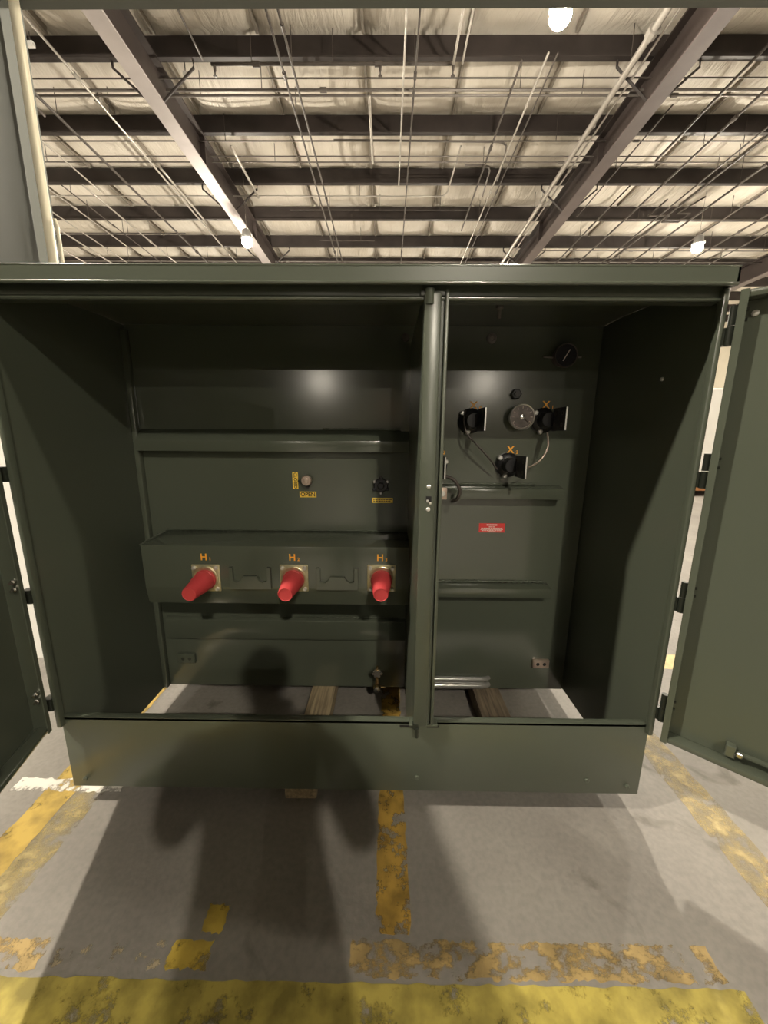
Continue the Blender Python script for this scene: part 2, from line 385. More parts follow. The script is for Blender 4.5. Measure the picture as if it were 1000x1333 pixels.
tag(obj('thin_riser', bm, M['cream'], None, smooth=True), 'thin cream tube strapped beside the cream vertical pipe', 'pipe')
pf = empty('portal_beam', (1.0, 2.5, 0), 'grey-green steel beam spanning high above the transformer roof', 'beam')
bm = bmesh.new(); add_box(bm, -2.3, 4.4, 2.52, 2.71, 3.88, 3.895); add_box(bm, -2.3, 4.4, 2.61, 2.62, 3.895, 4.2); add_box(bm, -2.3, 4.4, 2.52, 2.71, 4.2, 4.215)
obj('i_beam', bm, M['beam_paint'], pf)
bm = bmesh.new(); add_box(bm, 4.25, 4.27, 2.52, 2.71, 0, 3.88); add_box(bm, 4.38, 4.40, 2.52, 2.71, 0, 3.88); add_box(bm, 4.27, 4.38, 2.61, 2.62, 0, 3.88)
obj('column', bm, M['beam_paint'], pf)
bm = bmesh.new(); add_box(bm, -2.295, -2.2, 2.52, 2.71, 0, 3.88)
obj('column', bm, M['beam_paint'], pf)

t = empty('white_trailer', (9.2, 9.5, 0), 'tall white box body standing on the floor beyond the narrow door', 'trailer')
bm = bmesh.new(); add_box(bm, 7.3, 12.5, 9.3, 11.5, 0.22, 2.62, bev=.02); obj('box_body', bm, M['white'], t)
bm = bmesh.new(); add_box(bm, 7.28, 12.52, 9.28, 11.52, 0.14, 0.24); obj('rust_brown_sill', bm, mat('rust_brown', (.32, .14, .05), .6), t)
for xx in (7.6, 12.0):
    bm = bmesh.new(); add_box(bm, xx-.12, xx+.12, 9.5, 11.3, 0, 0.14); obj('runner', bm, M['wood_dark'], t)

# ------------------------------------------------------------------ conduits and pipes under the roof
def run(name, pts, r, mt, label, cat, group, hangers=(), couplings=(), seg=8):
    bm = bmesh.new(); add_tube(bm, pts, r, seg); o = obj(name, bm, M[mt], None, smooth=True); tag(o, label, cat, group)
    for h in hangers:
        bm = bmesh.new(); add_tube(bm, [h, (h[0], h[1], ZC-.02)], .006, 5); obj('hanger_rod', bm, M['pipe_dark'], o)
    for c, ax in couplings:
        a = Vector(ax)*.05; bm = bmesh.new(); add_cyl(bm, Vector(c)-a, Vector(c)+a, r*1.7, seg=8); obj('coupling', bm, M[mt], o)
    return o
def yrun(x0, x1, y0, y1, z, r, mt, label, group, nh=0, nc=0, cat='conduit', name='conduit'):
    x0 = x1 = (x0+x1)/2
    pts = [(x0, y0+(y1-y0)*k/6, z) for k in range(7)]
    f = lambda q: (x0, y0+(y1-y0)*q, z)
    return run(name, pts, r, mt, label, cat, group, [f((k+.5)/nh) for k in range(nh)], [(f((k+.37)/nc), (0, 1, 0)) for k in range(nc)])
def xrun(y, x0, x1, z, r, mt, label, group, nh=0, nc=0, cat='conduit', name='conduit', pre=(), post=()):
    y *= (z-EYE)/(6.6-EYE)
    pts = list(pre)+[(x0+(x1-x0)*k/6, y, z) for k in range(7)]+list(post)
    f = lambda q: (x0+(x1-x0)*q, y, z)
    return run(name, pts, r, mt, label, cat, group, [f((k+.5)/nh) for k in range(nh)], [(f((k+.37)/nc), (1, 0, 0)) for k in range(nc)])
LP = ['long pale lengthwise conduit running past the grey box beyond the pale girder', 'short pale conduit doubling the long pale one beyond the grey box', 'short thin pale conduit near the boxed column', 'thin pale conduit of middling length far beyond the boxed column',
      'long pale conduit passing close above the boxed column pipe', 'long pale conduit farther out than the boxed column', 'outermost long pale conduit on the column side', 'thin short pale conduit among the long ones on the column side', 'thin pale conduit ending at the second purlin above the centre post', 'pale lengthwise conduit passing close by the bright lamp',
      'short thick pale tube near the inner side of the pale girder', 'short pale ribbed tube hanging alone between the twin conduits and the thin centre one', 'thin bright conduit beside the thick pale pipe', 'pale conduit dropping to the end of the sprinkler branch', 'thinner pale conduit dropping beside the end of the sprinkler branch']
LD = ['long dark lengthwise conduit crossing all purlins on the column side', 'short thick dark conduit beside the boxed column', 'outer one of the twin grey-brown conduits near the pale girder', 'inner one of the twin grey-brown conduits near the pale girder', 'thin dark conduit running straight back above the centre post', 'dark conduit ending among the looped conduits', 'thin dark conduit beside the pale one near the bright lamp',
      'dark conduit running beyond the brown girder into the square bends', 'thin dark conduit second beyond the brown girder', 'short thick dark conduit close beyond the brown girder', 'dark conduit ending behind the fourth purlin beyond the brown girder', 'dark conduit third beyond the brown girder', 'thick dark conduit fourth beyond the brown girder', 'thin dark conduit fifth beyond the brown girder', 'very thin dark conduit hugging the far side of the brown girder', 'thick dark conduit far out on the trailer side', 'outermost thin dark conduit on the trailer side', 'short dark conduit ending in the sprinkler branch near the pale girder', 'very thin dark conduit far out on the column side']
LX_ = ['very thin dark crosswise wire just behind the first purlin', 'thickest grey crosswise pipe between the first and second purlins', 'thinner grey crosswise pipe right behind the thickest one', 'thin dark crosswise pipe just behind the second purlin', 'thin grey crosswise pipe midway between the second and third purlins', 'thin grey crosswise pipe just before the third purlin', 'pale crosswise conduit running along the third purlin', 'thin dark crosswise pipe between the third and fourth purlins', 'thin dark crosswise pipe on the column side before the fourth purlin', 'short dark crosswise pipe hooked between the twin conduits and centre conduit', 'dark crosswise pipe carrying hangers beyond the brown girder', 'grey crosswise pipe below the fifth purlin beyond the brown girder', 'grey crosswise pipe lying deepest in the hall']
gA = 'pale lengthwise conduits'
gB = 'dark lengthwise conduits'
gC = 'crosswise pipes'
for x0, x1, y0, y1, r, n in [(-4.70, -4.58, 4.6, 15, .017, 2), (-4.57, -4.50, 8.4, 10.3, .02, 0), (-3.55-2.75, -6.25, 7.4, 9.1, .014, 0), (-7.30, -7.36, 8.5, 11.7, .014, 1), (-6.55, -6.45, 8.9, 15, .018, 1), (-8.5, -8.5, 9.6, 15, .02, 1), (-9.3, -9.3, 10.2, 15, .02, 0),
                             (-8.0, -8.0, 9.5, 12.6, .015, 0), (.165, .215, 4.6, 8.9, .014, 0), (2.20, 2.14, 6.2, 14, .016, 1), (-2.95, -2.86, 7.85, 9.3, .024, 0), (-.35, -.31, 6.85, 8.25, .022, 0), (3.52, 3.58, 4.6, 15, .016, 1), (.86, .92, 4.6, 6.35, .018, 0), (1.0, 1.03, 4.6, 6.35, .014, 0)]:
    yrun(x0, x1, y0, y1, 6.6, r, 'conduit', LP.pop(0), gA, n, n)
for x0, x1, y0, y1, r, n in [(-5.38, -5.66, 4.6, 15, .022, 2), (-5.75, -5.72, 4.8, 7.2, .022, 0), (-1.61, -1.50, 4.6, 15, .017, 2), (-1.47, -1.34, 4.6, 15, .017, 3), (.30, .42, 4.6, 15, .014, 2), (1.66, 2.02, 6.3, 10.6, .016, 1), (2.28, 2.32, 6.2, 14, .012, 1),
                             (5.9, 5.46, 5.5, 15, .02, 2), (6.17, 6.62, 5.5, 15, .016, 2), (4.95, 5.17, 6.1, 8.2, .022, 0), (5.0, 5.05, 8.9, 13, .016, 1), (6.85, 6.3, 6.5, 15, .018, 2), (7.3, 7.2, 6.8, 15, .022, 2), (8.0, 8.05, 7.5, 12.3, .016, 1), (4.45, 4.5, 7.0, 10, .012, 1), (8.9, 8.9, 8, 15, .02, 1), (9.6, 9.7, 9, 15, .016, 1), (-2.7, -2.6, 4.6, 6.3, .014, 0), (-7.0, -6.9, 8.9, 13, .012, 1)]:
    yrun(x0, x1, y0, y1, 6.6, r, 'pipe_dark', LD.pop(0), gB, n, n)
yrun(3.34, 3.41, 4.6, 15, 6.55, .045, 'conduit', 'thick pale pipe running lengthwise beside the brown girder', 'thick pipe', 3, 3, 'pipe', 'sprinkler_pipe')
for y, x0, x1, r, mt, n in [(6.56, -12, 12, .010, 'pipe_dark', 0), (6.75, -12, 12, .020, 'pipe_mid', 6), (6.84, -12, 12, .016, 'pipe_mid', 4), (7.725, -12, 12, .011, 'pipe_dark', 4), (8.09, -9, 9, .010, 'pipe_mid', 0), (8.24, -9, 9, .011, 'pipe_mid', 4),
                            (9.25, -12, .95, .014, 'conduit', 4), (9.75, -2.35, 1.9, .011, 'pipe_dark', 3), (10.75, -12, -5.4, .012, 'pipe_dark', 2), (11.1, -1.9, -.4, .011, 'pipe_dark', 2), (10.1, 5.2, 10.5, .012, 'pipe_dark', 3), (11.6, 3.9, 12, .014, 'pipe_mid', 3), (12.3, -12, 12, .02, 'pipe_mid', 3)]:
    xrun(y, x0, x1, 6.68, r, mt, LX_.pop(0), gC, n, n//2)
xrun(6.35, -2.6, .93, 6.68, .020, 'pipe_dark', 'dark crosswise sprinkler branch with drooping heads under the first purlin', None, 3, 2, 'pipe', 'sprinkler_pipe')
for x in (-2.55, -.15, .9):
    bm = bmesh.new(); add_lathe(bm, (x, 6.447, 6.66), (0, 0, -1), [(0, .022), (.05, .02), (.08, .01), (.12, .01), (.125, .03), (.13, 0)]); obj('sprinkler_head', bm, M['pipe_dark'], bpy.data.objects['sprinkler_pipe.001'])
# looping conduits left of the bright lamp
def lv(pts, z=6.75): k = (z-EYE)/(6.57-EYE); return [(x*k, y*k, z) for x, y, _ in pts]
run('looped_conduit', lv([(-1.0, 7.66, 6.58), (1.9, 7.70, 6.58), (2.02, 7.72, 6.58), (2.10, 7.80, 6.58), (2.14, 8.0, 6.58), (2.20, 8.7, 6.58)]), .016, 'pipe_mid', 'grey conduit with a round bend turning lengthwise near the lamp', 'conduit', None)
run('looped_conduit', lv([(1.45, 8.27, 6.57), (1.80, 8.27, 6.57), (1.92, 8.30, 6.57), (1.97, 8.42, 6.57), (2.02, 9.2, 6.57)]), .016, 'pipe_mid', 'short grey conduit with a round bend below the second purlin', 'conduit', None)
run('looped_conduit', lv([(-2.0, 9.20, 6.57), (1.05, 9.20, 6.57), (1.18, 9.17, 6.57), (1.24, 9.05, 6.57), (1.28, 7.80, 6.57)]), .016, 'conduit', 'pale conduit with a round bend along the third purlin', 'conduit', None)
run('looped_conduit', lv([(6.1, 9.3, 6.57), (6.1, 9.9, 6.57), (6.6, 9.9, 6.57), (6.6, 10.15, 6.57), (7.0, 10.15, 6.57), (7.0, 9.8, 6.57), (6.7, 9.8, 6.57), (6.85, 9.2, 6.57)]), .018, 'pipe_dark', 'dark conduit stepping around in square bends', 'conduit', None)
for i, (x, y, sx, sy) in enumerate([(-4.95, 6.15, .10, .05), (-3.04, 6.57, .07, .04), (3.48, 7.48, .06, .05), (-4.68, 7.0, .09, .06)]):
    lb = ['white junction box on the first purlin beyond the pale conduit', 'small white box on the crosswise pipe beside the pale girder', 'small white box clipped to the thick pale pipe', 'grey box where the pale conduit crosses the twin pipes'][i]
    b = box_obj('junction_box', (x-sx/2, x+sx/2, y-sy/2, y+sy/2, 6.63, 6.69), M['white'] if i < 3 else M['conduit'], None, bev=.006); tag(b, lb, 'box')
    bm = bmesh.new(); add_cyl(bm, (x, y, 6.69), (x, y, 6.80), .008, seg=6); obj('stem', bm, M['pipe_dark'], b)

# ------------------------------------------------------------------ floor markings
def rough_strip(name, x0, x1, y0, y1, mt, label, z=0.0012, jag=0.004, n=40):
    """thin coat of paint with an uneven edge"""
    bm = bmesh.new(); lx, ly = x1-x0, y1-y0; pts = []
    def edge(p, q, k):
        for i in range(k): s = i/k; pts.append((p[0]+(q[0]-p[0])*s+random.uniform(-jag, jag), p[1]+(q[1]-p[1])*s+random.uniform(-jag, jag)))
    kx, ky = max(2, int(n*lx/(lx+ly))), max(2, int(n*ly/(lx+ly)))
    edge((x0, y0), (x1, y0), kx); edge((x1, y0), (x1, y1), ky); edge((x1, y1), (x0, y1), kx); edge((x0, y1), (x0, y0), ky)
    add_prism(bm, pts, 'z', 0.0004, z)
    o = obj(name, bm, mt); tag(o, label, 'floor line'); return o
YEL = (0.44, 0.36, 0.082)
AMB = (0.55, 0.33, 0.055)
rough_strip('floor_line', -2.0, 0.93, 0.05, 0.692, floor_paint('fresh_yellow_floor_paint', YEL, 0.41, 9, dirt=.5, soft=.05, stretch=(1, 1, 1)), 'broad yellow painted band across the concrete in front of the transformer', n=120, jag=.003)
OLD = (0.43, 0.31, 0.13)
rough_strip('floor_line', -0.09, 0.90, 0.702, 0.775, floor_paint('old_amber_floor_paint', OLD, 0.515, 18, dirt=.5, soft=.05, stretch=(.7, 1, 1)), 'old flaking amber strip between the broad yellow band and the transformer', n=100, jag=.005)
rough_strip('floor_line', -1.9, -0.93, 0.702, 0.765, floor_paint('flaking_amber_floor_paint', OLD, 0.51, 15, dirt=.5, soft=.05), 'flaking amber strip along the broad yellow band beneath the wide door', n=80, jag=.005)
rough_strip('floor_line', -0.90, -0.60, 0.712, 0.765, floor_paint('flecked_floor_paint', (0.50, 0.42, 0.28), 0.585, 20, dirt=.5, soft=.03), 'thin pale flecks of old paint beside the ragged yellow patch', n=36, jag=.005)
rough_strip('floor_line', -0.022, 0.077, 0.79, 3.4, floor_paint('chipped_amber_floor_paint', (0.46, 0.29, 0.06), 0.46, 11, dirt=.55, soft=.03), 'chipped amber line leading straight under the middle of the transformer', n=120)
rough_strip('floor_line', -1.355, -1.235, 0.72, 3.0, floor_paint('worn_yellow_floor_paint', (0.50, 0.35, 0.08), 0.40, 9, dirt=.45, soft=.05), 'worn yellow line on the concrete beneath the open wide door', n=80)
rough_strip('floor_line', -1.235, -1.12, 0.72, 1.6, floor_paint('faded_yellow_floor_paint', (0.42, 0.34, 0.16), 0.55, 7, dirt=.4, soft=.12), 'faded yellow ghost of a line beside the worn yellow line', z=.0009, n=60)
rough_strip('floor_line', 1.165, 1.30, 0.60, 2.0, floor_paint('scrubbed_yellow_floor_paint', (0.50, 0.40, 0.20), 0.54, 14, dirt=.4, soft=.16), 'scrubbed pale yellow line on the concrete beside the narrow door', n=36, jag=.005)
rough_strip('floor_line', 1.45, 3.2, 2.05, 2.20, floor_paint('clean_yellow_floor_paint', (0.58, 0.47, 0.2), 0.3, 9, dirt=.3), 'yellow line seen through the gap of the narrow door', n=60)
rough_strip('floor_line', -1.50, -1.06, 1.20, 1.255, floor_paint('white_floor_patch', (0.75, 0.72, 0.66), 0.47, 14, dirt=.3, soft=.04), 'white broken patch on the concrete at the corner of the transformer', z=.0018, n=36, jag=.005)  # broken white strip across the corner
rough_strip('floor_line', -0.525, -0.465, 0.785, 0.85, floor_paint('stray_yellow_patch', (0.55, 0.40, 0.07), 0.38, 12, dirt=.4), 'small stray yellow square of floor paint', n=24, jag=.004)
rough_strip('floor_line', -0.585, -0.475, 0.71, 0.765, floor_paint('ragged_yellow_patch', (0.55, 0.40, 0.07), 0.42, 12, dirt=.4), 'ragged yellow patch between the broad band and the stray square', z=.0018, n=18, jag=.006)

# ------------------------------------------------------------------ timber skids below the transformer
for (x0, x1, y0, mt, lb) in [(-.39, -.268, 1.185, 'wood', 'pale timber skid lying under the high-voltage side of the transformer'),
                             (.462, .602, 1.32, 'wood_dark', 'grey weathered timber skid under the low-voltage side of the transformer')]:
    s = box_obj('timber_skid', (x0, x1, y0, 2.75, 0, .089), M[mt], None, bev=.004); tag(s, lb, 'skid')
    if mt == 'wood': box_obj('grade_stamp', (-.335, -.31, y0-.001, y0+.001, .066, .084), mat('pale_stamp', (.7, .62, .4), .6), s)

# ------------------------------------------------------------------ the transformer
D, YB = 1.15, 1.733                         # front plane, tank front
XL, XR = -1.1785, 0.947
ZB, ZS, ZH = 0.09, 0.38, 1.775              # base, sill top, header bottom
T = empty('pad_mounted_transformer', (-.12, 1.9, ZB), 'dark green pad-mounted transformer with both compartment doors swung open', 'transformer')
def part_empty(name, loc):
    o = bpy.data.objects.new(name, None); COL.objects.link(o); o.empty_display_size = .05
    o.parent = T; o.matrix_parent_inverse = wm(T).inverted(); o.location = loc; return o
def part(name, dims, mt='paint', parent=None, bev=.003): return box_obj(name, dims, M[mt], parent or T, bev=bev)
part('tank', (XL+.01, XR-.01, YB, 2.72, ZB, 1.874), 'paint_in', bev=0)
def side_wall(x0, x1):
    bm = bmesh.new(); add_prism(bm, [(D, ZB), (2.03, ZB), (2.03, 1.874), (1.6, 1.874), (D, 1.845)], 'x', x0, x1); return obj('side_wall', bm, M['paint'], T)
sw = side_wall(XL, XL+.006); sw2 = side_wall(XR-.006, XR)
part('jamb_flange', (XL-.004, XL+.012, D-.022, D, ZS-.02, ZH+.03), 'paint', sw, bev=.003)
part('jamb_flange', (XR-.012, XR+.004, D-.022, D, ZS-.02, ZH+.03), 'paint', sw2, bev=.003)
part('corner_angle', (XL+.006, XL+.03, YB-.03, YB, ZB, 1.85), 'paint_in', sw, bev=.004)
# roof with folded lip
bm = bmesh.new()
add_prism(bm, [(1.105, 1.806), (1.111, 1.806), (1.111, 1.843), (1.6, 1.875), (2.72, 1.875), (2.72, 1.881), (1.6, 1.881), (1.105, 1.853)], 'x', XL-.02, XR+.002)
add_box(bm, XL-.02, XL-.014, 1.105, 2.7, 1.806, 1.85); add_box(bm, XR-.004, XR+.002, 1.105, 2.7, 1.806, 1.85)
roof = smooth_by_angle(obj('roof', bm, M['paint'], T), 25)
bm = bmesh.new(); add_tube(bm, [(XL-.02+(XR-XL+.022)*k/60, 1.1085, 1.8085) for k in range(61)], .0055, 12); obj('roof_hem', bm, M['paint_in'], roof, smooth=True)
bm = bmesh.new(); add_tube(bm, [(XL-.02+(XR-XL+.022)*k/60, 1.1075, 1.8505) for k in range(61)], .0035, 12); obj('roof_hem', bm, M['paint_in'], roof, smooth=True)
part('header', (XL, XR, D-.004, D+.03, ZH, 1.845), 'paint', bev=.004)
bm = bmesh.new(); add_tube(bm, [(XL+(XR-XL)*k/60, D-.006, ZH+.006) for k in range(61)], .007, 12); obj('header_lip', bm, M['paint_in'], T, smooth=True)
# sill: front plate with a top flange
bm = bmesh.new()
add_box(bm, XL, XR, D-.004, D, ZB, ZS+.01, bev=.0015); add_box(bm, XL, XR, D-.004, D+.022, ZS-.002, ZS+.01, bev=.002)
add_box(bm, XL, XR, D, D+.03, ZB, ZB+.006)
sill = smooth_by_angle(obj('sill', bm, M['paint'], T))
for x, z in [(XL+.05, .125), (XR-.045, .125), (.12, .152), (.75, .15)]:
    bm = bmesh.new(); add_lathe(bm, (x, D-.004, z), (0, -1, 0), [(0, .009), (.004, .009), (.006, .006), (.006, 0)], 12); obj('bolt_head', bm, M['paint'], sill)
# centre post and barrier
post = part('centre_post', (.100, .148, 1.122, 1.17, ZS+.01, 1.79), 'paint', bev=.004)
part('post_groove', (.148, .160, 1.142, 1.17, ZS+.01, 1.80), 'paint', post, bev=0)
part('post_rim', (.160, .170, 1.126, 1.17, ZS+.01, 1.80), 'paint', post, bev=.002)
for z in (1.245, 1.174):
    bm = bmesh.new(); add_lathe(bm, (.128, 1.122, z), (0, -1, 0), [(0, .007), (.004, .0065), (.006, .004), (.006, 0)], 12); obj('bolt_head', bm, M['bolt'], post)
part('latch_socket', (.120, .137, 1.1205, 1.124, 1.198, 1.215), 'black', post, bev=0)
part('latch_tooth', (.122, .128, 1.118, 1.124, 1.196, 1.204), 'bolt', post, bev=.001)
part('latch_tooth', (.130, .137, 1.118, 1.124, 1.190, 1.197), 'bolt', post, bev=.001)
part('slot', (.052, .098, D-.0052, D-.003, .366, .376), 'black', post, bev=0); part('slot', (.15, .195, D-.0052, D-.003, .366, .376), 'black', post, bev=0)
bm = bmesh.new(); add_cyl(bm, (.108, 1.13, ZS), (.108, 1.13, ZS+.02), .012); add_cyl(bm, (.112, 1.118, ZS-.03), (.112, 1.118, ZS+.006), .006); obj('post_pin', bm, M['paint_dark'], post)
part('gusset', (.085, .185, 1.125, 1.16, ZS+.008, ZS+.014), 'paint', post, bev=.001)
bm = bmesh.new(); add_cyl(bm, (.115, 1.13, 1.76), (.115, 1.13, 1.80), .014); add_box(bm, .09, .17, 1.135, 1.15, 1.785, 1.80, bev=.002); obj('post_head_bracket', bm, M['paint'], post)
part('barrier_plate', (.100, .104, 1.17, YB, ZB+.02, 1.80), 'paint', bev=0)
part('barrier_angle', (.06, .100, YB-.006, YB, ZB+.02, 1.74), 'paint_in', bev=0)
# stiffener channels
def channel(x0, x1, z0, z1, dep, chamfer, nm='stiffener'):
    bm = bmesh.new(); y = YB
    add_prism(bm, [(y, z0), (y-dep, z0), (y-dep, z1-chamfer), (y, z1)], 'x', x0, x1, bev=.003)
    o = smooth_by_angle(obj(nm, bm, M['paint_in'], T), 30); return o
def weld(x0, x1, y, z, parent, r=.004):
    bm = bmesh.new(); n = int((x1-x0)/.008); add_tube(bm, [(x0+(x1-x0)*i/n, y+random.uniform(-.0012, .0012), z+random.uniform(-.0012, .0012)) for i in range(n+1)], r, 6, jitter=.28)
    obj('weld_bead', bm, M['weld'], parent, smooth=True)
c = channel(XL+.03, .10, 1.326, 1.428, .05, .052); weld(-.3, .1, YB-.002, 1.43, c)
c = channel(.104, .815, 1.117, 1.178, .062, .012); weld(.104, .70, YB-.004, 1.182, c, .006)
c = channel(.104, .80, .632, .69, .062, .012); weld(.104, .78, YB-.004, .694, c, .006)
c = channel(XL+.05, .10, .373, .488, .022, .012); weld(-.4, .1, YB-.003, .49, c)
bm = bmesh.new()
for zz, rr in ((.150, .013), (.112, .016)):
    add_tube(bm, [(.104, YB-.012, zz), (.50, YB-.012, zz), (.53, YB-.008, zz), (.545, YB+.004, zz)], rr, 12)
add_box(bm, .104, .52, YB-.012, YB, .112, .15)
smooth_by_angle(obj('base_rail', bm, mat('rail_reflection_tone', (.34, .34, .32), .2, metal=.5, spec=.7, bump=.25, bscale=40), T), 60)  # rail colour lightened to stand for its white reflection
# high-voltage bushing housing
HF = 1.52
bm = bmesh.new(); add_prism(bm, [(YB, .945), (HF, .928), (HF, .735), (HF+.012, .655), (YB, .655)], 'x', -1.071, .100, bev=.004)
hb = smooth_by_angle(obj('bushing_housing', bm, M['paint_in'], T), 30)
weld(-1.071, .10, YB-.003, .948, hb, .004)
bm = bmesh.new(); n = 30; add_tube(bm, [(-1.071, HF+(YB-HF)*i/n, .929+.017*i/n) for i in range(n+1)], .005, 6, jitter=.35); obj('weld_bead', bm, M['weld'], hb, smooth=True)
for xc in (-.597, -.215):           # parking brackets between the bushings
    s = .092
    top = [(-s, .835), (-s+.018, .835), (-s+.018, .775), (-.055, .768), (-.042, .778), (-.030, .796), (.030, .796), (.042, .778), (.055, .768), (s-.018, .775), (s-.018, .835), (s, .835), (s, .735), (-s, .735)]
    bm = bmesh.new(); add_prism(bm, [(xc+a, b) for a, b in top], 'y', HF-.018, HF+.002, bev=.002)
    obj('parking_bracket', bm, M['paint_in'], hb)
    for dx, z in ((-s+.009, .83), (-.05, .762), (.05, .762)):
        bm = bmesh.new(); add_lathe(bm, (xc+dx, HF-.012, z), (0, -1, 0), [(0, .003), (.002, .0025), (.003, 0)], 8); obj('weld_spot', bm, M['bolt'], hb)
for i, (xc, zc) in enumerate([(-.792, .783), (-.405, .786), (-.022, .789)]):
    b = part_empty('bushing', (xc, HF, zc))
    hp = .062
    box_obj('mounting_plate', (xc-hp, xc+hp, HF-.008, HF, zc-hp, zc+hp), M['cadmium'], b, bev=.004)
    bm = bmesh.new(); add_lathe(bm, (xc, HF-.008, zc), (0, -1, 0), [(0, .056), (.006, .056), (.008, .052), (.006, .048), (.006, 0)], 32); smooth_by_angle(obj('clamp_ring', bm, M['cadmium'], b))
    for sx in (-1, 1):
        for sz in (-1, 1):
            bm = bmesh.new(); add_lathe(bm, (xc+sx*.048, HF-.008, zc+sz*.048), (0, -1, 0), [(0, .009), (.006, .009), (.009, .006), (.014, .006), (.014, 0)], 8); obj('plate_bolt', bm, M['bolt'], b)
    bm = bmesh.new(); add_lathe(bm, (xc, HF-.012, zc-.004), (0, -1, -.06), [(0, .046), (.012, .046), (.014, .0435), (.060, .041), (.064, .038), (.137, .0305), (.142, .028), (.140, .026), (.140, 0)], 32)
    o = smooth_by_angle(obj('shipping_cap', bm, M['red'], b), 35); o['label'] = 'red plastic shipping cap'
    text_obj('bushing_mark', 'H', .042, (xc-.006, HF-.001, .876+.002*i), M['orange_ink'], b)
    text_obj('bushing_mark_number', str(i+1), .020, (xc+.021, HF-.001, .868+.002*i), M['orange_ink'], b)
# ------------------------------------------------------------------ low-voltage side
for nm, xc, zc, num in [('X', .378, 1.470, '0'), ('X', .706, 1.474, '1'), ('X', .560, 1.272, '2'), ('X', .222, 1.268, '3')]:
    b = part_empty('low_voltage_bushing', (xc, YB, zc))
    bm = bmesh.new(); add_lathe(bm, (xc, YB, zc), (0, -1, 0), [(0, .056), (.018, .056), (.024, .05), (.03, .036), (.075, .034), (.08, .03), (.08, 0)], 24); smooth_by_angle(obj('insulator', bm, M['black'], b))
    for a in (140, 255, 20):
        ca, sa = math.cos(R(a)), math.sin(R(a))
        bm = bmesh.new(); add_lathe(bm, (xc+.052*ca, YB-.015, zc+.052*sa), (0, -1, 0), [(0, .012), (.012, .012), (.016, .008), (.016, 0)], 8); obj('clamp_bolt', bm, M['bolt'], b)
    bm = bmesh.new(); add_box(bm, xc+.017, xc+.023, YB-.19, YB-.07, zc-.048, zc+.048, bev=.0015)
    sp = smooth_by_angle(obj('spade', bm, M['black'], b))
    box_obj('spade_edge', (xc+.0172, xc+.0228, YB-.1915, YB-.1895, zc-.046, zc+.046), M['bolt'], sp)
    for dy in (.095, .16):
        for dz in (-.024, .024):
            bm = bmesh.new(); add_lathe(bm, (xc+.017, YB-dy, zc+dz), (-1, 0, 0), [(0, .009), (.001, .009), (.001, .007), (0, .007)], 12); obj('spade_hole', bm, M['pipe_mid'], sp)
    zx = zc+.068
    text_obj('bushing_mark', 'X', .046, (xc+.012, YB-.001, zx), M['orange_ink'], b)
    text_obj('bushing_mark_number', num, .022, (xc+.043, YB-.001, zx-.010), M['orange_ink'], b)
def strap(pts, r, mt):
    bm = bmesh.new(); P = [Vector(p) for p in pts]; out = []
    for i in range(len(P)-1):
        a, b, c_, d_ = P[max(i-1, 0)], P[i], P[i+1], P[min(i+2, len(P)-1)]
        for k in range(6):
            s = k/6; out.append(.5*((2*b)+(c_-a)*s+(2*a-5*b+4*c_-d_)*s*s+(3*b-a-3*c_+d_)*s**3))
    out.append(P[-1]); add_tube(bm, out, r, 6); return obj('bonding_strap', bm, M[mt], T, smooth=True)
strap([(.350, 1.70, 1.52), (.338, 1.68, 1.47), (.352, 1.655, 1.41), (.40, 1.65, 1.36), (.46, 1.66, 1.30), (.50, 1.68, 1.255)], .004, 'pipe_dark')
strap([(.704, 1.66, 1.42), (.700, 1.63, 1.36), (.675, 1.62, 1.31), (.645, 1.61, 1.285), (.61, 1.60, 1.27)], .004, 'copper')
strap([(.245, 1.62, 1.23), (.29, 1.60, 1.215), (.318, 1.60, 1.17), (.312, 1.61, 1.13), (.295, 1.65, 1.11)], .008, 'pipe_dark')
lug = part('ground_lug', (.205, .272, 1.650, 1.668, 1.118, 1.172), 'copper', bev=.002)
bm = bmesh.new(); add_lathe(bm, (.250, 1.650, 1.145), (0, -1, 0), [(0, .015), (.008, .015), (.010, .012), (.010, 0)], 6); obj('lug_bolt', bm, M['bolt'], lug)
# gauges
def gauge(x, z, r, rim, face, dep=.05):
    bm = bmesh.new(); add_lathe(bm, (x, YB, z), (0, -1, 0), [(0, r*.8), (dep-.01, r*.8), (dep-.008, r), (dep, r), (dep+.004, r*.97), (dep+.002, r*.9), (dep-.001, r*.89)], 40)
    g = smooth_by_angle(obj('gauge', bm, M[rim], T), 35)
    bm = bmesh.new(); add_lathe(bm, (x, YB-dep+.0005, z), (0, -1, 0), [(0, r*.9), (.0005, r*.9), (.0005, 0)], 40); obj('dial_face', bm, M[face], g)
    return g
g = gauge(.597, 1.487, .057, 'bolt', 'dial')
for k in range(9):
    a = R(-120+k*30); bm = bmesh.new(); add_tube(bm, [(.597+.036*math.sin(a), YB-.0515, 1.487+.036*math.cos(a)), (.597+.046*math.sin(a), YB-.0515, 1.487+.046*math.cos(a))], .0015, 4); obj('dial_tick', bm, M['white_ink'], g)
bm = bmesh.new(); add_lathe(bm, (.597, YB-.051, 1.487), (0, -1, 0), [(0, .012), (.004, .011), (.006, 0)], 16); add_tube(bm, [(.597, YB-.053, 1.487), (.626, YB-.053, 1.462)], .002, 4); obj('pointer', bm, M['steel'], g)
bm = bmesh.new(); add_tube(bm, [(.597+.048*math.cos(R(a)), YB-.0515, 1.487+.048*math.sin(R(a))) for a in range(210, 331, 10)], .0016, 4); obj('dial_scale', bm, M['white_ink'], g)
g = gauge(.765, 1.745, .050, 'pipe_dark', 'darkgrey')
